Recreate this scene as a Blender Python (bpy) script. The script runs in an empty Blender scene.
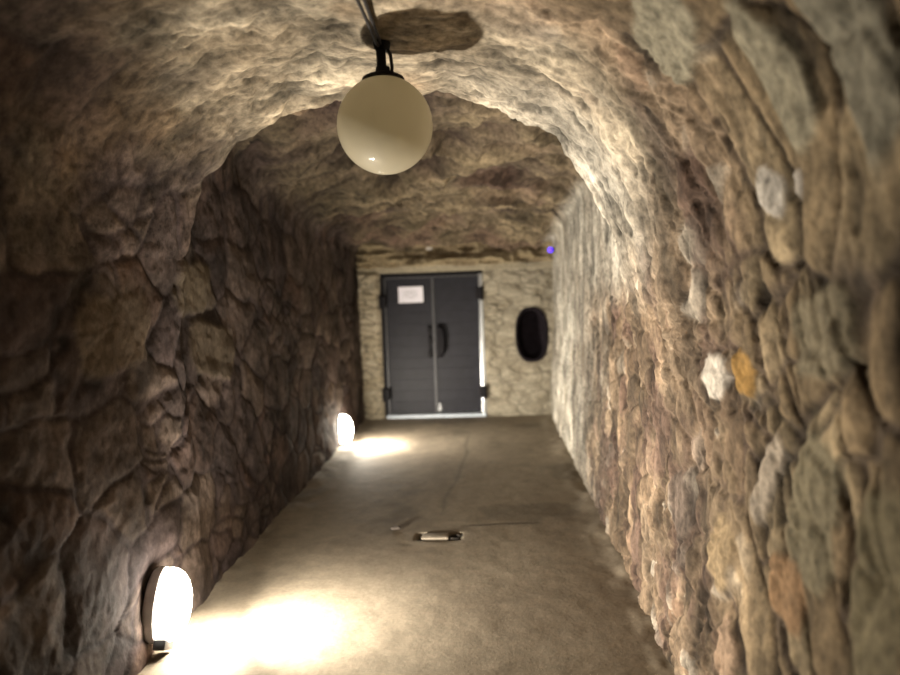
import bpy, bmesh, math, random
import numpy as np
from mathutils import Matrix, Vector, Euler
R = math.radians
random.seed(4)
sc = bpy.context.scene
col = sc.collection

# ------------------------------------------------------------------ noise helpers
def h2(i, j, seed):
    i = i.astype(np.int64); j = j.astype(np.int64)
    n = (i * 374761393 + j * 668265263 + seed * 1274126177) & 0xffffffff
    n = ((n ^ (n >> 13)) * 1274126177) & 0xffffffff
    n = (n ^ (n >> 16)) & 0xffffffff
    n = (n * 2246822519) & 0xffffffff
    n = n ^ (n >> 15)
    return (n & 0xffffff) / float(0xffffff)

def vnoise(x, y, seed):
    xi = np.floor(x); yi = np.floor(y); fx = x - xi; fy = y - yi
    u = fx * fx * fx * (fx * (fx * 6 - 15) + 10); v = fy * fy * fy * (fy * (fy * 6 - 15) + 10)
    a = h2(xi, yi, seed); b = h2(xi + 1, yi, seed); c = h2(xi, yi + 1, seed); d = h2(xi + 1, yi + 1, seed)
    return (a * (1 - u) + b * u) * (1 - v) + (c * (1 - u) + d * u) * v

def fbm(x, y, seed, octs=4, gain=.5):
    s = 0; a = 1; tot = 0
    for o in range(octs):
        s = s + a * (vnoise(x, y, seed + o * 17) * 2 - 1); tot += a
        a *= gain; x = x * 2.03 + 5.1; y = y * 2.03 + 1.7
    return s / tot

def ridged(x, y, seed, octs=4):
    s = 0; a = 1; tot = 0
    for o in range(octs):
        s = s + a * (1 - np.abs(vnoise(x, y, seed + o * 13) * 2 - 1)); tot += a
        a *= .55; x = x * 2.1 + 3.3; y = y * 2.1 + 7.7
    return s / tot

def voro(x, y, seed, jit=.85):
    xi = np.floor(x); yi = np.floor(y)
    F1 = np.full(x.shape, 9.); F2 = np.full(x.shape, 9.); ci = np.zeros(x.shape); cj = np.zeros(x.shape)
    for dy in (-2, -1, 0, 1, 2):
        for dx in (-2, -1, 0, 1, 2):
            i = xi + dx; j = yi + dy
            px = i + .5 + jit * (h2(i, j, seed) - .5) + .5 * (np.mod(j, 2) - .5); py = j + .5 + jit * (h2(i, j, seed + 1) - .5)
            d = np.hypot(px - x, py - y)
            c = d < F1
            F2 = np.where(c, F1, np.minimum(F2, d)); ci = np.where(c, i, ci); cj = np.where(c, j, cj); F1 = np.where(c, d, F1)
    return F1, F2 - F1, h2(ci, cj, seed + 5), h2(ci, cj, seed + 6), h2(ci, cj, seed + 7)

def sstep(a, b, x):
    t = np.clip((x - a) / (b - a), 0, 1); return t * t * (3 - 2 * t)

def mixc(a, b, t):
    a = np.asarray(a, float); b = np.asarray(b, float)
    return a * (1 - t[..., None]) + b * t[..., None]

# ------------------------------------------------------------------ materials
def nodes(name):
    m = bpy.data.materials.new(name); m.use_nodes = True
    nt = m.node_tree; b = nt.nodes['Principled BSDF']
    return m, nt, b

def plain(name, c, rough=.6, metal=0., var=.15, scale=20., bump=.0, coat=0., spec=.5):
    m, nt, b = nodes(name)
    L = nt.links.new
    tc = nt.nodes.new('ShaderNodeTexCoord'); n = nt.nodes.new('ShaderNodeTexNoise')
    n.inputs['Scale'].default_value = scale; n.inputs['Detail'].default_value = 5
    L(tc.outputs['Object'], n.inputs['Vector'])
    r = nt.nodes.new('ShaderNodeValToRGB')
    r.color_ramp.elements[0].color = (*[x * (1 - var) for x in c], 1); r.color_ramp.elements[1].color = (*[min(1, x * (1 + var)) for x in c], 1)
    r.color_ramp.elements[0].position = .3; r.color_ramp.elements[1].position = .7
    L(n.outputs['Fac'], r.inputs['Fac']); L(r.outputs['Color'], b.inputs['Base Color'])
    b.inputs['Roughness'].default_value = rough; b.inputs['Metallic'].default_value = metal
    b.inputs['Specular IOR Level'].default_value = spec
    if coat: b.inputs['Coat Weight'].default_value = coat; b.inputs['Coat Roughness'].default_value = .04
    if bump:
        bp = nt.nodes.new('ShaderNodeBump'); bp.inputs['Strength'].default_value = .5; bp.inputs['Distance'].default_value = bump
        L(n.outputs['Fac'], bp.inputs['Height']); L(bp.outputs['Normal'], b.inputs['Normal'])
    return m

def stone_mat(name, bumpd=.006, scale=30, rough=.92, lo=.62, hi=1.3):
    m, nt, b = nodes(name); L = nt.links.new
    at = nt.nodes.new('ShaderNodeAttribute'); at.attribute_name = 'Col'
    tc = nt.nodes.new('ShaderNodeTexCoord')
    n1 = nt.nodes.new('ShaderNodeTexNoise'); n1.inputs['Scale'].default_value = scale; n1.inputs['Detail'].default_value = 6; n1.inputs['Roughness'].default_value = .65
    n2 = nt.nodes.new('ShaderNodeTexNoise'); n2.inputs['Scale'].default_value = scale * .25; n2.inputs['Detail'].default_value = 4
    L(tc.outputs['Object'], n1.inputs['Vector']); L(tc.outputs['Object'], n2.inputs['Vector'])
    r = nt.nodes.new('ShaderNodeMapRange'); r.inputs['From Min'].default_value = .3; r.inputs['From Max'].default_value = .7
    r.inputs['To Min'].default_value = lo; r.inputs['To Max'].default_value = hi
    L(n1.outputs['Fac'], r.inputs['Value'])
    mx = nt.nodes.new('ShaderNodeMix'); mx.data_type = 'RGBA'; mx.blend_type = 'MULTIPLY'; mx.inputs['Factor'].default_value = 1
    L(at.outputs['Color'], mx.inputs['A']); L(r.outputs['Result'], mx.inputs['B'])
    L(mx.outputs['Result'], b.inputs['Base Color'])
    ad = nt.nodes.new('ShaderNodeMath'); ad.operation = 'ADD'; L(n1.outputs['Fac'], ad.inputs[0]); L(n2.outputs['Fac'], ad.inputs[1])
    bp = nt.nodes.new('ShaderNodeBump'); bp.inputs['Strength'].default_value = .7; bp.inputs['Distance'].default_value = bumpd
    L(ad.outputs[0], bp.inputs['Height']); L(bp.outputs['Normal'], b.inputs['Normal'])
    b.inputs['Roughness'].default_value = rough; b.inputs['Specular IOR Level'].default_value = .2
    return m

def emis(name, c, s):
    m, nt, b = nodes(name)
    n = nt.nodes.new('ShaderNodeTexNoise'); n.inputs['Scale'].default_value = 6
    r = nt.nodes.new('ShaderNodeMapRange'); r.inputs['To Min'].default_value = s * .9; r.inputs['To Max'].default_value = s * 1.1
    nt.links.new(n.outputs['Fac'], r.inputs['Value']); nt.links.new(r.outputs['Result'], b.inputs['Emission Strength'])
    b.inputs['Base Color'].default_value = (*c, 1); b.inputs['Emission Color'].default_value = (*c, 1)
    return m

M = dict(
    left=stone_mat('dark_rubble_stone', .005, 26), right=stone_mat('brown_rubble_stone', .009, 28, .92, .5, 1.42), vault=stone_mat('plastered_vault_stone', .010, 22, .92, .42, 1.5),
    end=stone_mat('pale_coursed_stone', .006, 28), floor=stone_mat('worn_concrete', .002, 40, .8, .85, 1.12),
    door=plain('dark_slate_paint', (.011, .011, .017), .55, 0, .3, 9, spec=.3), steel=plain('polished_steel', (.62, .64, .66), .28, 1, .06, 30),
    dull=plain('dull_steel', (.085, .085, .09), .5, .6, .15, 30), black=plain('black_iron', (.008, .007, .009), .65, 0, .2, 25, spec=.2),
    paper=plain('white_paper', (.86, .84, .93), .8, 0, .03, 10), ink=plain('grey_ink', (.42, .42, .46), .8),
    sill=plain('painted_sill_steel', (.50, .56, .63), .5, 0, .12, 14), globe=plain('ivory_glass', (.56, .52, .41), .5, 0, .03, 3, coat=.7, spec=.25),
    niche=plain('dark_niche_lining', (.013, .010, .013), .95, 0, .3, 12, .01, spec=.1), cable=plain('black_cable', (.02, .017, .018), .6),
    grate=plain('pale_drain_stone', (.24, .205, .16), .85, 0, .2, 30, .004), pit=plain('dark_drain_pit', (.02, .016, .012), .9), pebble=plain('grey_pebble', (.085, .07, .06), .9, 0, .3, 30, .004),
    lens=emis('glowing_lens', (1, .92, .78), 60.), blue=emis('blue_diode', (.10, .035, 1), 2.5), white=plain('white_plastic', (.55, .52, .5), .5))

nt = M['globe'].node_tree; gb = nt.nodes['Principled BSDF']; out = [n_ for n_ in nt.nodes if n_.type == 'OUTPUT_MATERIAL'][0]
tr = nt.nodes.new('ShaderNodeBsdfTranslucent'); tr.inputs['Color'].default_value = (.64, .59, .46, 1)
ms = nt.nodes.new('ShaderNodeMixShader'); ms.inputs['Fac'].default_value = .6      # thin opal glass: part of the light goes through the shell
nt.links.new(gb.outputs['BSDF'], ms.inputs[1]); nt.links.new(tr.outputs['BSDF'], ms.inputs[2]); nt.links.new(ms.outputs['Shader'], out.inputs['Surface'])

# ------------------------------------------------------------------ mesh helpers
def link(name, me, mat, parent=None):
    o = bpy.data.objects.new(name, me); col.objects.link(o)
    if mat is not None: me.materials.append(mat)
    if parent: o.parent = parent
    return o

def obj(name, bm, mat, parent=None, smooth=True, ang=40):
    me = bpy.data.meshes.new(name)
    bmesh.ops.recalc_face_normals(bm, faces=bm.faces)
    bm.to_mesh(me); bm.free()
    if smooth:
        me.polygons.foreach_set('use_smooth', [True] * len(me.polygons)); me.set_sharp_from_angle(angle=R(ang))
    return link(name, me, mat, parent)

def box(bm, lo, hi, bev=0., rot=None):
    lo = Vector(lo); hi = Vector(hi)
    g = bmesh.ops.create_cube(bm, size=1)
    vs = g['verts']; c = (lo + hi) / 2; s = hi - lo
    for v in vs: v.co = Vector((v.co.x * s.x, v.co.y * s.y, v.co.z * s.z))
    if bev:
        es = list({e for v in vs for e in v.link_edges})
        r = bmesh.ops.bevel(bm, geom=es, offset=bev, segments=2, affect='EDGES', profile=.5)
        vs = list({v for f in r['faces'] for v in f.verts} | {v for v in vs if v.is_valid})
    for v in vs:
        p = v.co.copy()
        if rot: p = rot @ p
        v.co = p + c
    return vs

def tube(bm, pts, rad, n=10, caps=True):
    rings = []
    pts = [Vector(p) for p in pts]
    rads = rad if isinstance(rad, (list, tuple)) else [rad] * len(pts)
    up = None
    for i, p in enumerate(pts):
        t = (pts[min(i + 1, len(pts) - 1)] - pts[max(i - 1, 0)]).normalized()
        if up is None: up = Vector((0, 0, 1)) if abs(t.z) < .9 else Vector((1, 0, 0))
        a = t.cross(up).normalized(); b = a.cross(t).normalized(); up = b
        rings.append([bm.verts.new(p + (a * math.cos(k * 2 * math.pi / n) + b * math.sin(k * 2 * math.pi / n)) * rads[i]) for k in range(n)])
    for i in range(len(rings) - 1):
        for k in range(n):
            bm.faces.new((rings[i][k], rings[i][(k + 1) % n], rings[i + 1][(k + 1) % n], rings[i + 1][k]))
    if caps: bm.faces.new(rings[0]); bm.faces.new(rings[-1])

def lathe(bm, prof, n=40, mat=Matrix()):
    rings = []
    for r, z in prof:
        if r < 1e-6: rings.append([bm.verts.new(mat @ Vector((0, 0, z)))])
        else: rings.append([bm.verts.new(mat @ Vector((r * math.cos(k * 2 * math.pi / n), r * math.sin(k * 2 * math.pi / n), z))) for k in range(n)])
    for a, b in zip(rings, rings[1:]):
        for k in range(n):
            k2 = (k + 1) % n
            if len(a) == 1 and len(b) == 1: continue
            if len(a) == 1: bm.faces.new((a[0], b[k], b[k2]))
            elif len(b) == 1: bm.faces.new((a[k], b[0], a[k2]))
            else: bm.faces.new((a[k], b[k], b[k2], a[k2]))

def tag(o, label=None, cat=None, group=None, kind=None):
    for k, v in (('label', label), ('category', cat), ('group', group), ('kind', kind)):
        if v: o[k] = v
    return o

def empty(name, loc, label=None, cat=None, group=None):
    o = bpy.data.objects.new(name, None); col.objects.link(o); o.location = loc; o.empty_display_size = .1
    return tag(o, label, cat, group)

def grid_mesh(name, P, C, N, mat, keep=None, kind='structure', flip=False):
    nv, nu = P.shape[:2]
    me = bpy.data.meshes.new(name)
    idx = np.arange(nv * nu).reshape(nv, nu)
    q = np.stack([idx[:-1, :-1], idx[:-1, 1:], idx[1:, 1:], idx[1:, :-1]], -1).reshape(-1, 4)
    if flip: q = q[:, ::-1]
    if keep is not None: q = q[keep.reshape(-1)]
    me.vertices.add(nv * nu); me.vertices.foreach_set('co', P.reshape(-1).astype(np.float32))
    me.loops.add(len(q) * 4); me.loops.foreach_set('vertex_index', q.reshape(-1).astype(np.int32))
    me.polygons.add(len(q)); me.polygons.foreach_set('loop_start', np.arange(0, len(q) * 4, 4, dtype=np.int32))
    me.update(calc_edges=True)
    a = me.color_attributes.new('Col', 'FLOAT_COLOR', 'POINT')
    c4 = np.ones((nv * nu, 4), np.float32); c4[:, :3] = np.clip(C.reshape(-1, 3), 0, 1); a.data.foreach_set('color', c4.reshape(-1))
    me.polygons.foreach_set('use_smooth', np.ones(len(q), bool))
    if N is not None: me.normals_split_custom_set_from_vertices([tuple(n) for n in N.reshape(-1, 3)])
    return tag(link(name, me, mat), kind=kind)

def grid_normals(P):
    dv = np.gradient(P, axis=0); du = np.gradient(P, axis=1)
    n = np.cross(dv, du); return n / np.maximum(np.linalg.norm(n, axis=-1, keepdims=True), 1e-9)

# ------------------------------------------------------------------ tunnel cross sections (x, z) : left wall | vault | right wall
def resamp(pts, n):
    p = np.array(pts, float)
    # Catmull-Rom smoothing then arc-length resample
    q = []
    pp = np.vstack([2 * p[0] - p[1], p, 2 * p[-1] - p[-2]])
    for i in range(1, len(pp) - 2):
        for t in np.linspace(0, 1, 20, endpoint=False):
            a, b, c, d = pp[i - 1], pp[i], pp[i + 1], pp[i + 2]
            q.append(.5 * (2 * b + (c - a) * t + (2 * a - 5 * b + 4 * c - d) * t * t + (3 * b - a - 3 * c + d) * t ** 3))
    q.append(p[-1]); q = np.array(q)
    s = np.r_[0, np.cumsum(np.hypot(*np.diff(q, axis=0).T))]
    u = np.linspace(0, s[-1], n)
    return np.c_[np.interp(u, s, q[:, 0]), np.interp(u, s, q[:, 1])]

NL, NC, NR = 165, 230, 165
def prof(l, c, r):
    a = resamp(l, NL); b = resamp(c, NC); d = resamp(r, NR)
    return np.vstack([a, b[1:], d[1:]])
# at the arch edge
EDGE = prof([(-1.76, -.06), (-1.79, .6), (-1.80, 1.3), (-1.74, 2.0)],
            [(-1.74, 2.0), (-1.66, 2.34), (-1.57, 2.49), (-1.39, 2.66), (-1.22, 2.75), (-1.04, 2.82), (-.8, 2.857), (-.56, 2.87), (-.32, 2.865), (-.1, 2.825), (.06, 2.76), (.3, 2.635), (.46, 2.44), (.56, 2.26), (.66, 2.0)],
            [(.66, 2.0), (.76, 1.5), (.80, 1.0), (.78, .5), (.76, -.06)])
# nearer the camera the vault is wider on the right
NEAR = prof([(-1.74, -.06), (-1.80, .6), (-1.84, 1.3), (-1.82, 1.95)],
            [(-1.82, 1.95), (-1.78, 2.3), (-1.66, 2.55), (-1.45, 2.72), (-1.2, 2.82), (-.9, 2.88), (-.5, 2.90), (-.1, 2.89), (.25, 2.82), (.52, 2.68), (.74, 2.44), (.84, 2.2), (.87, 1.95)],
            [(.87, 1.95), (.88, 1.5), (.86, 1.0), (.81, .5), (.76, -.06)])
# behind the arch
REAR0 = prof([(-1.78, -.06), (-1.82, .6), (-1.86, 1.3), (-1.86, 2.1)],
             [(-1.86, 2.1), (-1.87, 2.5), (-1.83, 2.80), (-1.68, 2.96), (-1.2, 3.08), (-.5, 3.16), (.0, 3.15), (.5, 3.11), (.76, 3.05), (.83, 2.93), (.845, 2.6), (.84, 2.1)],
             [(.84, 2.1), (.84, 1.5), (.82, 1.0), (.79, .5), (.77, -.06)])
REAR1 = prof([(-1.95, -.06), (-1.96, .6), (-1.97, 1.2), (-1.97, 1.9)],
             [(-1.97, 1.9), (-1.97, 2.3), (-1.94, 2.45), (-1.82, 2.51), (-1.2, 2.53), (-.6, 2.54), (.0, 2.53), (.5, 2.52), (.80, 2.50), (.85, 2.42), (.86, 2.2), (.86, 1.9)],
             [(.86, 1.9), (.85, 1.4), (.83, 1.0), (.80, .5), (.77, -.06)])

YA = 3.9
yf = np.r_[np.linspace(-2.2, .6, 100, endpoint=False), np.linspace(.6, YA, 275)]
yr = np.linspace(YA + .16, 10.42, 330)
rows = []; Ys = []
for y in yf:
    t = float(sstep(2.0, YA, np.array(y))); rows.append(NEAR * (1 - t) + EDGE * t); Ys.append(y)
for k in range(1, 12):
    t = k / 12.; tt = t * t * (3 - 2 * t); rows.append(EDGE * (1 - tt) + REAR0 * tt); Ys.append(YA + .16 * t)
for y in yr:
    t = (y - YA) / (10.25 - YA); t = max(0, t) ** 1.15; rows.append(REAR0 * (1 - t) + REAR1 * t); Ys.append(y)
S = np.array(rows); Ys = np.array(Ys)
nv, nu = S.shape[:2]
P = np.zeros((nv, nu, 3)); P[..., 0] = S[..., 0]; P[..., 2] = S[..., 1]; P[..., 1] = Ys[:, None]
Y = P[..., 1].copy()
# ragged arch edge
amp = np.exp(-((Y - YA) / .25) ** 2)
arc = np.broadcast_to(np.r_[0, np.cumsum(np.hypot(*np.diff(EDGE, axis=0).T))][None, :], (nv, nu))
iL, iR = NL - 1, NL - 1 + NC - 1
P[..., 1] += amp * .07 * fbm(arc * 2.2, Y * 0 + .5, 91, 4)
N0 = grid_normals(P)
# make normals point to the inside of the tunnel
cent = np.array([-.48, 0, 1.4]); v = cent - P; v[..., 1] = 0
if (N0 * v).sum() < 0: N0 = -N0
arcL = arc; X = P[..., 0]; Z = P[..., 2]
rear = sstep(YA + .02, YA + .2, Y)
ui = np.broadcast_to(np.arange(nu)[None, :], (nv, nu)).astype(float)
uw = ui + 60 * fbm(Y * 2.2, arc * 2.2, 97, 3)
shR = 110 * sstep(3.1, 2.3, Y)
wL = 1 - sstep(iL - 10, iL + 85, uw); wR = sstep(iR - 70 - shR, iR + 30 - shR, uw)
wR = wR * (1 - rear) + sstep(iR - 46, iR - 34, ui) * rear
wL = wL * (1 - rear) + (1 - sstep(iL + 25, iL + 48, ui)) * rear; wC = 1 - wL - wR

# warped surface coordinates
wx = fbm(Y * 1.6, arc * 1.6, 3, 3) * .16; wy = fbm(Y * 1.6 + 9, arc * 1.6 + 4, 8, 3) * .16
a_, b_ = Y + wx, arc + wy

# --- left wall: big rounded rubble
def rubble(a, b, sa, sb, seed, sub=.4, k=5.5):
    F, e, r1, r2, r3 = voro(a / sa, b / sb, seed, .95)
    F_, e_, q1, q2, q3 = voro(a / sa * 1.9 + 3, b / sb * 1.9, seed + 31, .95)
    small = r3 < sub
    e2 = np.where(small, np.minimum(e, e_ * .6), e); r1 = np.where(small, q1, r1); r2 = np.where(small, q2, r2)
    return 1 - np.exp(-k * e2), r1, r2, sstep(.02, .13, e2)

hL, l1, l2, mL = rubble(a_, b_, .50, .34, 11, .28, 4.5)
HL = .016 * (hL - .6) + .008 * (l1 - .5) + .022 * fbm(Y * 1.2, arc * 1.2, 40, 3) + .012 * fbm(Y * 9, arc * 9, 41, 4)
cL = mixc((.096, .072, .070), (.18, .138, .114), l2)
cL = mixc(cL, (.11, .066, .05), sstep(.7, .95, l1) * .7)
cL = mixc((.058, .042, .042), cL, .2 + .8 * mL)
cL = cL * (1 + .7 * fbm(Y * 3.3, arc * 3.3, 44, 5))[..., None]

# --- right wall: large blocks near, small upright rubble farther on, pale plaster at the end
hA, a1, a2, mA = rubble(a_ + .25 * (arc - 5), b_, .30, .46, 71, .25, 11)
hB, b1, b2, mB = rubble(a_ * 1. + wx, b_, .20, .19, 83, .5, 8)
tn = sstep(2.15, 2.75, Y + .25 * fbm(Y, arc, 77, 2))
tp = sstep(5.0, 8.0, Y + .9 * fbm(Y * 1.3, arc * 1.3, 78, 3))
fine = fbm(Y * 7, arc * 4, 51, 5)
HA = .030 * (hA - .6) + .018 * (a1 - .5) + .012 * fine
HB = .024 * (hB - .6) + .018 * (b1 - .5) + .02 * fbm(Y * 9, arc * 5, 52, 5) + .02 * fbm(Y * 2, arc * 2, 53, 3)
HP = .03 * fbm(Y * 3, arc * 2.5, 54, 5) + .012 * (hB - .6)
HR = HA * (1 - tn) + (HB * (1 - tp) + HP * tp) * tn
cA = mixc((.40, .29, .17), (.54, .42, .26), a2); cA = mixc((.085, .062, .052), cA, .2 + .8 * mA)
cB = mixc((.185, .130, .085), (.28, .21, .145), b2); cB = mixc(cB, (.56, .49, .40), sstep(.88, .95, b2) * .8); cB = mixc(cB, (.25, .16, .11), sstep(.2, .05, b1) * .6)
cB = mixc((.30, .22, .15), cB, .35 + .65 * mB)
cP = mixc((.50, .45, .37), (.70, .66, .57), np.clip(.5 + fbm(Y * 2.2, arc * 2.2, 55, 4), 0, 1))
mot = fbm(Y * 4 + wx * 4, arc * 2.4, 57, 5); drk = sstep(.12, .45, fbm(Y * 3.2, arc * 2.2, 58, 5))
cB = mixc(cB * (1 + .9 * mot)[..., None], (.15, .095, .075), drk * .75); HB = HB - .03 * drk
cA = cA * (1 + .6 * mot)[..., None]
cR = mixc(cA, mixc(cB, cP, tp), tn) * (1 + .6 * fine)[..., None]
# plastered upper part around the arch
up = sstep(1.55, 2.05, Z + .25 * fbm(Y * 2, arc * 2, 56, 3)) * sstep(3.0, 3.5, Y) * .85
cR = mixc(cR, cP, up); HR = HR * (1 - .6 * up)

# --- vault in front of the arch: rough plaster over stones;  behind: ridged raw rock
hC, c1, c2, mC = rubble(a_ + .5 * (arc - 3.5), b_ * 1.0, .36, .28, 121, .5)
strk = fbm(Y * 3.2 + arc * 1.6, arc * 4.4 - Y * 1.2, 61, 5)
HC = .022 * (hC - .6) + .032 * strk + .02 * fbm(Y * 9, arc * 9, 59, 4) + .03 * fbm(Y * 1.3, arc * 1.3, 62, 3)
pl = np.clip(.55 + .9 * fbm(Y * 2.0 + 3, arc * 1.7, 63, 4), 0, 1)
cC = mixc((.29, .215, .135), (.66, .57, .43), pl)
cC = mixc(cC, (.44, .29, .165), sstep(.1, .5, fbm(Y * 1.9, arc * 1.9, 64, 3)) * .6)
cC = mixc(cC * .6, cC, .4 + .6 * mC); cC *= (1 + .9 * strk)[..., None]
dk = sstep(1.75, 1.15, arc) if False else 0
ax = arc - 3.6
rd = ridged(ax * .8 + .2 * Y, Y * 1.6 + .7 * fbm(ax * 1.6, Y * 1.6, 65, 3), 66, 5)
HD = .5 * (rd - .62) + .07 * fbm(ax * 3, Y * 5, 67, 5)
cD = mixc((.085, .06, .05), (.33, .26, .165), np.clip(.5 + 1.3 * (rd - .62) + .7 * fbm(ax * 2, Y * 4, 68, 4), 0, 1))
cD = mixc(cD, (.22, .13, .105), sstep(.0, .5, fbm(X * 1.1, Y * 1.4, 69, 3)) * .5)
HCC = HC * (1 - rear) + HD * rear * sstep(YA + .1, YA + .6, Y); cCC = mixc(cC, cD, rear)
# pale plaster lip on the right haunch of the arch
lip = sstep(2.9, 3.7, Y) * (1 - rear) * sstep(iR - 120, iR - 40, ui)
cCC = cCC * (.48 + .52 * sstep(iL + 10, iL + 115, uw))[..., None]  # shade painted into the vault colour: darker towards the left, as lamp light falls off
cCC = mixc(cCC, cP * (.9 + .3 * strk)[..., None], lip * .8)

grit = fbm(Y * 17 + 2 * wx, arc * 7, 401, 4); g2 = fbm(Y * 7 + 3 * wx, arc * 3.2, 403, 4); grit = grit * (1 - wL) + fbm(Y * 13, arc * 13, 405, 4) * wL; g2 = g2 * (1 - wL) + fbm(Y * 4, arc * 4, 406, 4) * wL; pits = sstep(.22, .5, fbm(Y * 12, arc * 5.5, 402, 4)) * (1 - .8 * wL)
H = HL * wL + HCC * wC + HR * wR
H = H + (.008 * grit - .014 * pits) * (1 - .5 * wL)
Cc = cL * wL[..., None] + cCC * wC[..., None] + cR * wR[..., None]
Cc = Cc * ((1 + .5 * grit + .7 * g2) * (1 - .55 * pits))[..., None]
# single stones that stand out: (wall, Y, z, half length, half height, tilt, colour, relief)
def stone(side, y, z, hy, hz, ang, c, rel):
    global H, Cc
    w = wR if side == 'r' else (wL if side == 'l' else wC)
    dy = P[..., 1] - y; dz = P[..., 2] - z; ca, sa = math.cos(R(ang)), math.sin(R(ang))
    p = (dy * ca + dz * sa) / hy; q = (-dy * sa + dz * ca) / hz
    m = np.maximum(w, .0) ** .3 * (X > 0 if side == 'r' else X < 0)
    d = (np.abs(p) ** 4 + np.abs(q) ** 4) ** (1 / 4) + .18 * fbm(Y * 8, arc * 8, int(y * 100), 3)
    f = sstep(1.05, .82, d) * m; j = (sstep(1.5, 1.1, d) - sstep(1.1, .85, d)) * m
    H = H * (1 - f) + (.6 * H + .35 * rel + .012 * fbm(Y * 7, arc * 7, 5, 4)) * f - .004 * np.clip(j, 0, 1)
    cc = np.asarray(c) * (1 + .25 * fbm(Y * 9, arc * 9, 6, 4))[..., None]
    Cc = Cc * (1 - f[..., None]) + cc * f[..., None]
    Cc = Cc * (1 - .2 * np.clip(j, 0, 1)[..., None])
stone('r', 2.74, 1.40, .13, .092, 0, (.80, .72, .62), .02)
stone('r', 2.47, 1.44, .085, .08, 5, (.46, .27, .085), .02)
stone('r', 2.22, 2.02, .10, .07, 25, (.72, .66, .58), .015)
stone('r', 2.05, 2.02, .05, .04, 0, (.55, .5, .44), .01)
stone('r', 1.97, 1.12, .15, .24, 14, (.33, .28, .18), .02)
stone('r', 1.62, 1.0, .13, .30, 8, (.30, .25, .15), .02)
stone('r', 2.10, .82, .13, .11, 0, (.42, .26, .14), .02)
stone('r', 2.52, .40, .11, .15, 30, (.5, .35, .24), .03)
stone('r', 2.62, .75, .10, .14, 20, (.50, .37, .22), .03)
stone('r', 2.28, 1.12, .06, .17, 25, (.50, .42, .33), .03)
stone('r', 1.95, 1.60, .17, .13, -10, (.32, .27, .18), .02)
stone('r', 2.0, 2.32, .10, .24, -20, (.40, .36, .26), .04)
stone('r', 1.62, 2.25, .11, .27, -16, (.36, .33, .25), .04)
stone('r', 2.4, 2.58, .2, .10, -20, (.42, .38, .28), .03)
stone('l', 4.2, 1.85, .42, .17, 0, (.17, .135, .095), .012)
stone('l', 4.55, 1.45, .4, .19, -10, (.16, .125, .09), .012)
stone('l', 3.2, 1.62, .3, .2, 0, (.16, .12, .085), .012)
# keep the cable line along the crown free of bumps
flat = np.exp(-((X + .45) / .16) ** 2) * (Y < 3.45) * (Z > 2.4)
flat = np.maximum(flat, .75 * np.exp(-((X + .25) / .3) ** 2 - ((Y - 2.95) / .3) ** 2) * (Z > 2.4))
H = H * (1 - .85 * flat) + .05 * np.exp(-((X + .33) / .45) ** 2 - ((Y - 3.05) / .4) ** 2) * (Z > 2.4)
# keep bases of the walls tidy behind the wall lights
for ly in (3.42, 8.3):
    g = np.exp(-((Y - ly) / .16) ** 2 - ((Z - .2) / .24) ** 2) * wL
    H = H * (1 - g) - .05 * g
P = P + N0 * H[..., None]
N1 = grid_normals(P)
if (N1 * N0).sum() < 0: N1 = -N1
def part_grid(name, i0, i1, mat):
    p = P[:, i0:i1 + 1]; n = grid_normals(p)
    fl = (n * N1[:, i0:i1 + 1]).sum() > 0
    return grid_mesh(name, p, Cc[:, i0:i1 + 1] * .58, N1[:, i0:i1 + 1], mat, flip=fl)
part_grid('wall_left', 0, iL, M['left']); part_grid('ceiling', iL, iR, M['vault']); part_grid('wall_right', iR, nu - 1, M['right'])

# ------------------------------------------------------------------ floor
fx = np.linspace(-2.1, 1.0, 200); fy = np.linspace(-2.2, 10.55, 640)
FX, FY = np.meshgrid(fx, fy)
fh = .006 * fbm(FX * 1.2, FY * .9, 201, 3) + .002 * fbm(FX * 8, FY * 8, 202, 3)
edge = sstep(.55, .8, FX) + sstep(-1.5, -1.8, FX); fh = fh + .03 * edge * np.clip(fbm(FX * 5, FY * 3, 203, 3) + .4, 0, 1)
fh -= .006
fc = mixc((.25, .205, .15), (.37, .315, .235), np.clip(.5 + .9 * fbm(FX * 1.1, FY * .8, 204, 5), 0, 1))
stain = sstep(.15, .5, fbm(FX * 2.2 + 2, FY * 1.6, 205, 4)); fc = mixc(fc, fc * .62, stain * .7)
fc = fc * (1 + .18 * fbm(FX * 14, FY * 14, 206, 3))[..., None]
# crack across the floor right of the drain, worn line towards the door
cy = 5.27 + .03 * fbm(FX * 4, FX * 0, 207, 3) + .12 * (FX + .25)
ck = np.exp(-((FY - cy) / .016) ** 2) * sstep(-.32, -.22, FX) * sstep(.34, .22, FX)
cx = -.42 + .05 * fbm(FY * 1.2, FY * 0, 208, 3) + .05 * np.sin(FY * .9)
ck2 = np.exp(-((FX - cx) / .02) ** 2) * sstep(5.4, 5.8, FY) * sstep(9.2, 8.4, FY) * .45
fh -= .003 * ck; fc = fc * (1 - .72 * np.maximum(ck, ck2))[..., None]
# mortar collar around the drain, pit under it
dr = np.hypot((FX + .46) / .27, (FY - 5.03) / .17)
col_ = sstep(1.25, 1.0, dr) * sstep(.55, .75, dr)
fc = mixc(fc, (.36, .31, .24), col_ * .5); fh += .002 * col_
pit = sstep(.78, .66, np.maximum(np.abs(FX + .46) / .22, np.abs(FY - 5.03) / .11))
fh -= .06 * pit; fc = mixc(fc, (.03, .024, .018), pit)
FP = np.stack([FX, FY, fh], -1)
n = grid_normals(FP)
grid_mesh('floor', FP, fc * .76, None, M['floor'], flip=n[..., 2].mean() > 0)

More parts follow.
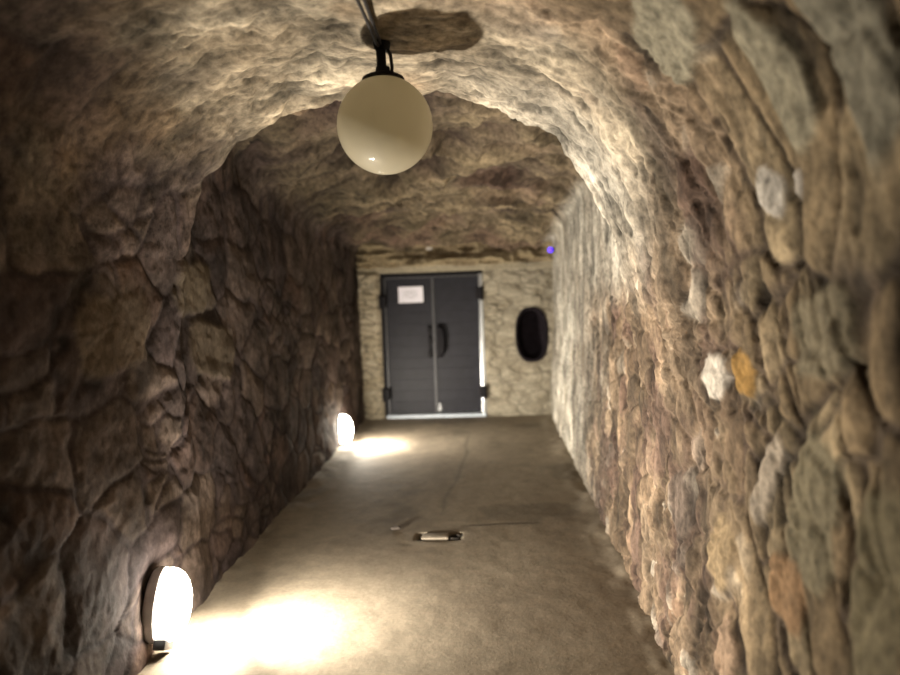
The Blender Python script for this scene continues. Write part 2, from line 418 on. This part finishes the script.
# ------------------------------------------------------------------ end wall with door opening and oval hole
YE = 10.2
DX0, DX1, DZ = -1.665, -.155, 2.135
OX, OZ, OA, OB = .53, 1.175, .213, .368
ex = np.r_[np.linspace(-2.15, DX0, 40), np.linspace(DX0, DX1, 90)[1:], np.linspace(DX1, 1.05, 90)[1:]]
ez = np.r_[np.linspace(-.06, DZ, 190), np.linspace(DZ, 2.95, 70)[1:]]
EX, EZ = np.meshgrid(ex, ez)
hE, e1, e2, mE = rubble(EX + .05 * fbm(EX * 3, EZ * 3, 301, 3), EZ + .04 * fbm(EX * 3, EZ * 3, 302, 3), .34, .16, 303, .4)
hV, v1, v2, mV = rubble(EX, EZ + .02 * fbm(EX * 3, EZ * 3, 305, 3), .3, .085, 306, .1)
pil = sstep(-1.655, -1.67, EX); top = sstep(2.2, 2.225, EZ + .02 * fbm(EX * 6, EX * 0, 307, 3))
rough = fbm(EX * 6, EZ * 9, 304, 5)
he = .022 * (hE - .6) + .02 * (e1 - .5) + .022 * rough
he = he * (1 - pil) + (.03 * (hV - .6) + .02 * rough + .07) * pil
rt = ridged(EX * 1.8, EZ * 4.5, 309, 4)
he = he * (1 - top) + (.07 + .28 * (rt - .6) + .04 * rough) * top
lint = sstep(2.125, 2.14, EZ) * (1 - top)
he = he * (1 - lint) + (.02 + .008 * rough) * lint
dd = np.minimum(np.maximum(np.abs(EX - (DX0 + DX1) / 2) - (DX1 - DX0) / 2, EZ - DZ), 9)
he *= .25 + .75 * sstep(0, .06, np.abs(dd)) * 1
do = np.hypot((EX - OX) / OA, (EZ - OZ) / OB)
he = he * sstep(1.0, 1.35, do)
ce = mixc((.37, .32, .235), (.60, .54, .42), np.clip(.35 + .5 * e2 + .6 * rough, 0, 1)); ce = mixc(ce * .62, ce, .3 + .7 * mE)
cpil = mixc((.55, .47, .33), (.75, .66, .5), v2); cpil = mixc(cpil * .3, cpil, .2 + .8 * mV); ce = mixc(ce, cpil, pil)
ctop = mixc((.24, .18, .11), (.52, .42, .26), np.clip(.5 + 1.2 * (rt - .6) + .6 * rough, 0, 1)); ce = mixc(ce, ctop, top)
ce = mixc(ce, (.50, .44, .32), lint * .8)
chip = sstep(1.0, .8, np.hypot((EX + .92) / .05, (EZ - 2.47) / .022)); ce = mixc(ce, (.9, .86, .8), chip)
EP = np.stack([EX, YE - he, EZ], -1)
xm = (ex[:-1] + ex[1:]) / 2; zm = (ez[:-1] + ez[1:]) / 2
XM, ZM = np.meshgrid(xm, zm)
keep = ~(((XM > DX0) & (XM < DX1) & (ZM < DZ)) | ((np.abs((XM - OX) / OA) ** 2.56 + np.abs((ZM - OZ) / OB) ** 2.56) ** (1 / 2.56) < .985))
n = grid_normals(EP)
we = grid_mesh('wall_back', EP, ce * .62, None, M['end'], keep=keep, flip=n[..., 1].mean() < 0)
bm = bmesh.new(); bm.from_mesh(we.data)
bmesh.ops.delete(bm, geom=[v for v in bm.verts if not v.link_faces], context='VERTS')
es = [e for e in bm.edges if e.is_boundary and all(DX0 - .01 < v.co.x < DX1 + .01 and v.co.z < DZ + .01 for v in e.verts) and not all(v.co.z < -.05 for v in e.verts)]
r = bmesh.ops.extrude_edge_only(bm, edges=es)
for v_ in [g for g in r['geom'] if isinstance(g, bmesh.types.BMVert)]: v_.co.y = YE + .3
bm.to_mesh(we.data); bm.free()
# dark backing behind the door opening
# ------------------------------------------------------------------ oval niche
bm = bmesh.new()
nn = 56; rings = []
for a, b, y in ((1.13, 1.09, YE + .004), (1.12, 1.085, YE - .014), (1.03, 1.02, YE - .02), (.97, .975, YE - .012), (.95, .96, YE + .03), (.90, .92, YE + .2), (.80, .85, YE + .27), (.4, .42, YE + .3)):
    rings.append([bm.verts.new((OX + OA * a * math.copysign(abs(math.cos(t)) ** .78, math.cos(t)), y, OZ + OB * b * math.copysign(abs(math.sin(t)) ** .78, math.sin(t)))) for t in [k * 2 * math.pi / nn for k in range(nn)]])
for a, b in zip(rings, rings[1:]):
    for k in range(nn): bm.faces.new((a[k], a[(k + 1) % nn], b[(k + 1) % nn], b[k]))
bm.faces.new(rings[-1])
bm2 = bmesh.new()
o = obj('window_1', bm, M['niche'])
tag(o, 'dark upright oval opening in the pale stone end wall, right of the door', None, None, 'structure')

# ------------------------------------------------------------------ door
D = empty('door_1', ((DX0 + DX1) / 2, YE + .1, 0))
tag(D, 'dark grey double door of wide horizontal boards at the tunnel end', None, None, 'structure')
dx, dy = -(DX0 + DX1) / 2, -(YE + .1)      # offset to local
def dobj(name, bm, mat, parent=D, ang=18):
    o = obj(name, bm, mat, None, True, ang)
    o.data.transform(Matrix.Translation((dx, dy, 0))) if parent is D else o.data.transform(Matrix.Translation((dx, dy, 0)))
    o.parent = parent; return o
YD = YE + .10
# frame: two jambs and a head
bm = bmesh.new(); box(bm, (DX0 + .004, YE + .0, .0), (DX0 + .05, YE + .20, 2.09), .004); j = dobj('jamb', bm, M['black'])
bm = bmesh.new(); box(bm, (DX0 + .052, YE + .05, .03), (DX0 + .075, YE + .12, 2.07), .003); dobj('edge_strip', bm, M['dull'])
bm = bmesh.new(); box(bm, (DX1 - .072, YE - .015, .0), (DX1 - .004, YE + .20, 2.09), .012)
box(bm, (DX1 - .052, YE - .022, .02), (DX1 - .034, YE, 2.06), .004); j = dobj('jamb', bm, M['steel']); j['label'] = 'polished steel jamb'
bm = bmesh.new(); box(bm, (DX0 + .004, YE + .02, 2.075), (DX1 - .004, YE + .20, 2.13), .004); dobj('door_head', bm, M['black'])
bm = bmesh.new(); box(bm, (DX0 + .05, YE + .06, 2.055), (DX1 - .07, YE + .10, 2.073), .003); dobj('head_strip', bm, M['dull'])
bm = bmesh.new(); box(bm, (DX0 + .03, YE - .035, -.004), (DX1 - .01, YE + .2, .045), .008); s = dobj('threshold', bm, M['sill']); s['label'] = 'pale blue grey steel threshold'
XC = -.895
def leaf(x0, x1, name='door_leaf'):
    bm = bmesh.new()
    z = .055; n = 12; hh = (2.05 - z) / n
    for k in range(n):
        box(bm, (x0, YD, z + k * hh + .0012), (x1, YD + .05, z + (k + 1) * hh - .0012), .002)
    box(bm, (x0, YD + .004, z), (x1, YD + .045, 2.05))
    return dobj(name, bm, M['door'])
LF = leaf(DX0 + .078, XC - .012); RF = leaf(XC + .012, DX1 - .076)
# meeting strip
bm = bmesh.new(); box(bm, (XC - .022, YD - .016, .055), (XC + .016, YD + .012, 2.05), .005); box(bm, (XC - .004, YD - .022, .06), (XC + .006, YD - .01, 2.04), .003)
o = dobj('meeting_strip', bm, M['dull'], LF)
# left leaf: lock plate with lever and cylinder
bm = bmesh.new(); box(bm, (XC - .095, YD - .014, .87), (XC - .045, YD + .004, 1.35), .006); lp = dobj('lock_plate', bm, M['black'], LF)
for zz in (.93, 1.13, 1.29):
    bm = bmesh.new(); box(bm, (XC - .102, YD - .045, zz - .05), (XC - .038, YD - .012, zz + .05), .012); dobj('lock_case', bm, M['black'], LF)
# right leaf: bowed pull handle
bm = bmesh.new()
tube(bm, [(XC + .07, YD, 1.33), (XC + .075, YD - .05, 1.335), (XC + .11, YD - .085, 1.30), (XC + .125, YD - .095, 1.2), (XC + .125, YD - .095, 1.08), (XC + .115, YD - .085, .96), (XC + .085, YD - .05, .90), (XC + .07, YD, .895)], [.026, .028, .032, .033, .033, .032, .028, .026], 12)
dobj('pull_handle', bm, M['black'], RF)
bm = bmesh.new(); box(bm, (XC + .035, YD - .01, .87), (XC + .105, YD + .004, 1.37), .006); dobj('handle_plate', bm, M['black'], RF)
# drop bolt
bm = bmesh.new(); tube(bm, [(XC + .045, YD - .018, .05), (XC + .045, YD - .018, .2)], .011, 10); box(bm, (XC + .018, YD - .022, .085), (XC + .072, YD + .004, .14), .005); box(bm, (XC + .02, YD - .03, .165), (XC + .07, YD - .008, .185), .005)
b = dobj('drop_bolt', bm, M['steel'], RF); b['label'] = 'bright steel drop bolt'
# hinges
def hinge(x, z, par, s):
    bm = bmesh.new(); box(bm, (x - .055, YE - .05, z - .085), (x + .055, YE + .03, z + .085), .01)
    tube(bm, [(x + s * .03, YE - .05, z - .1), (x + s * .03, YE - .05, z + .1)], .02, 12)
    dobj('hinge', bm, M['black'], par)
hinge(DX1 - .055, 1.80, RF, 1); hinge(DX1 - .05, .36, RF, 1); hinge(DX0 + .035, 1.72, LF, -1); hinge(DX0 + .035, .36, LF, -1)
# paper notice on the left leaf
pc = (-1.225, YD - .006, 1.815)
pp = empty('paper_notice', pc, 'white landscape sheet of paper fixed high on the left door leaf', 'notice')
bm = bmesh.new()
g = bmesh.ops.create_grid(bm, x_segments=12, y_segments=8, size=.5)
for v_ in g['verts']:
    x, y = v_.co.x, v_.co.y
    v_.co = Vector((x * .365, -.002 - .006 * abs(2 * x) ** 3 - .004 * abs(2 * y) ** 3, y * .235))
bmesh.ops.solidify(bm, geom=bm.faces[:], thickness=.0012)
obj('sheet', bm, M['paper'], pp)
bm = bmesh.new()
for k, w in enumerate((.16, .22, .2, .24, .13)): box(bm, (-w / 2, -.0058, .055 - k * .026), (w / 2, -.0048, .061 - k * .026))
obj('printed_lines', bm, M['ink'], pp)

# ------------------------------------------------------------------ pendant globe lamp
GC = Vector((-.447, 3.05, 2.487)); GR = .206
G = empty('globe_pendant_lamp', (GC.x, GC.y, 2.835), 'unlit ivory glass globe lamp hanging on a short dark stem from the vault', 'lamp')
T = Matrix.Translation(Vector((0, 0, GC.z - 2.835)))
bm = bmesh.new()
pr = [(GR * math.sin(t), -GR * math.cos(t)) for t in np.linspace(0, math.pi - .33, 44)]
pr[0] = (0, -GR); pr += [(.066, GR * .955), (.066, GR * .985)]
lathe(bm, pr, 64, T); obj('glass_globe', bm, M['globe'], G, True, 60)
bm = bmesh.new(); lathe(bm, [(0, GR * .93), (.088, GR * .925), (.092, GR * .94), (.088, GR * .985), (.07, GR * 1.03), (.034, GR * 1.06), (.03, GR * 1.2), (0, GR * 1.2)], 40, T); obj('gallery_cap', bm, M['black'], G)
bm = bmesh.new(); tube(bm, [(-.004, 0, -.155), (-.006, 0, .02)], .021, 14); obj('stem', bm, M['black'], G)
bm = bmesh.new(); tube(bm, [(.04, -.005, -.155), (.041, -.008, -.10), (.036, -.005, -.05), (.012, 0, .0)], .0075, 8); obj('flex_cable', bm, M['cable'], G)
bm = bmesh.new(); lathe(bm, [(0, .04), (.036, .035), (.038, 0.), (.034, -.02), (.026, -.03), (0, -.03)], 32); obj('ceiling_rose', bm, M['black'], G)
# two cables along the crown
for k, xo in enumerate((-.466, -.445)):
    bm = bmesh.new()
    pts = [(xo + .004 * math.sin(y * 5 + k * 2), y, 2.822 + .06 * max(0, min(1, (3 - y) / 1.)) - .012 * math.sin(y * 3.1 + k)) for y in np.linspace(3.0, -1.8, 40)]
    pts = [(-.452 + .002 * k, 3.035, 2.815)] + pts
    tube(bm, pts, .0072, 8); o = obj('ceiling_cable', bm, M['cable'])
    tag(o, ('thin black cable along the vault crown to the globe lamp, left of the pair', 'thin black cable along the vault crown to the globe lamp, right of the pair')[k], 'cable', 'cables on the vault')

# ------------------------------------------------------------------ wall lights near the floor
def wall_light(loc, label, tilt=0):
    t = empty('wall_light', loc, label, 'lamp', 'glowing wall lights above the floor')
    t.rotation_euler = (R(tilt), 0, 0); t.scale = (1.6, 1.0, 1.15)
    rot = Matrix.Rotation(R(90), 4, 'Y') @ Matrix.Identity(4)
    def oval(prof, mat, name):
        bm = bmesh.new(); lathe(bm, prof, 40)
        for v_ in bm.verts: v_.co = Vector((v_.co.z, v_.co.y * .78, v_.co.x * 1.35))
        return obj(name, bm, mat, t)
    oval([(0, -.06), (.10, -.06), (.112, -.055), (.12, -.04), (.12, -.022), (.11, -.016), (0, -.016)], M['white'], 'housing')
    oval([(.114, -.02), (.116, .0), (.112, .02), (.10, .038), (.08, .054), (.055, .065), (.03, .07), (0, .072)], M['lens'], 'lens')
    bm = bmesh.new(); box(bm, (-.02, -.05, -.185), (.02, .05, -.14), .006); obj('cable_gland', bm, M['dull'], t)
    return t
W1 = wall_light((-1.70, 3.38, .23), 'glowing white wall light low on the left wall, nearest the camera', -24)
W2 = wall_light((-1.87, 8.3, .20), 'glowing white wall light low on the left wall, farther one by the door')

# ------------------------------------------------------------------ small things
t = empty('indicator_light', (.80, 9.75, 2.355), 'tiny glowing blue indicator lamp high on the right wall near the end', 'indicator lamp')
bm = bmesh.new(); box(bm, (-.03, -.035, -.03), (.05, .035, .03), .008); obj('housing', bm, M['black'], t)
bm = bmesh.new(); lathe(bm, [(.034, 0), (.033, .014), (.022, .028), (0, .034)], 20, Matrix.Translation((-.01, -.033, 0)) @ Matrix.Rotation(R(90), 4, 'X')); obj('lens', bm, M['blue'], t)

t = empty('floor_drain', (-.46, 5.03, 0), 'small rectangular drain slot with a pale loose cover in the concrete floor', 'drain')
bm = bmesh.new(); box(bm, (-.125, -.055, -.045), (.075, .055, .004), .012, None)
for v_ in bm.verts: v_.co.z += .008 * math.sin(v_.co.x * 30) * .5
obj('drain_cover', bm, M['grate'], t)
bm = bmesh.new(); lathe(bm, [(.028, -.05), (.032, -.012), (.04, -.004), (.046, -.01), (.046, -.05)], 24, Matrix.Translation((.118, .0, 0))); obj('drain_pipe', bm, M['pit'], t)
bm = bmesh.new(); bmesh.ops.create_icosphere(bm, subdivisions=3, radius=.028)
for v_ in bm.verts:
    k = 1 + .25 * math.sin(v_.co.x * 90 + 1) * math.sin(v_.co.y * 70); v_.co = Vector((v_.co.x * 1.3 * k, v_.co.y * k, v_.co.z * .5 * k))
o = obj('stone_fragment', bm, M['pebble']); o.location = (-.80, 5.2, .006)
tag(o, 'small dark stone fragment on the concrete floor, left of the drain slot', 'stone')

# ------------------------------------------------------------------ lights
def area(loc, dirv, size, power, c, spread=180):
    l = bpy.data.lights.new('lamp_glow', 'AREA'); l.shape = 'DISK'; l.size = size; l.energy = power; l.color = c; l.spread = R(spread)
    o = bpy.data.objects.new('lamp_glow', l); col.objects.link(o); o.location = loc
    o.rotation_euler = Vector(dirv).to_track_quat('-Z', 'Y').to_euler(); return o
warm = (1, .905, .76)
area((-1.55, 3.42, .20), (1, .5, .6), .12, 165, warm, 150)
area((-1.56, 3.42, .19), (.45, .12, -1), .1, 25, warm)
area((-1.75, 8.3, .21), (1, .10, .15), .12, 115, warm)
area((-1.75, 8.3, .18), (.6, .1, -.8), .1, 16, warm)
w = bpy.data.worlds.new('World'); sc.world = w; w.use_nodes = True
bg = w.node_tree.nodes['Background']; bg.inputs['Color'].default_value = (.55, .45, .5, 1); bg.inputs['Strength'].default_value = .03

# ------------------------------------------------------------------ camera
cd = bpy.data.cameras.new('camera'); cam = bpy.data.objects.new('camera', cd); col.objects.link(cam)
cd.sensor_width = 36; cd.lens = 28; cd.clip_start = .05
rotm = Matrix.Rotation(R(3.71), 4, 'Z') @ Matrix.Rotation(R(90 - 3.14), 4, 'X') @ Matrix.Rotation(R(-2), 4, 'Z')
cam.matrix_world = Matrix.Translation((0, 0, 1.73)) @ rotm
cd.dof.use_dof = True; cd.dof.focus_distance = 3.5; cd.dof.aperture_fstop = 0.95
sc.camera = cam
sc.view_settings.view_transform = 'Standard'; sc.view_settings.look = 'None'; sc.view_settings.exposure = 0
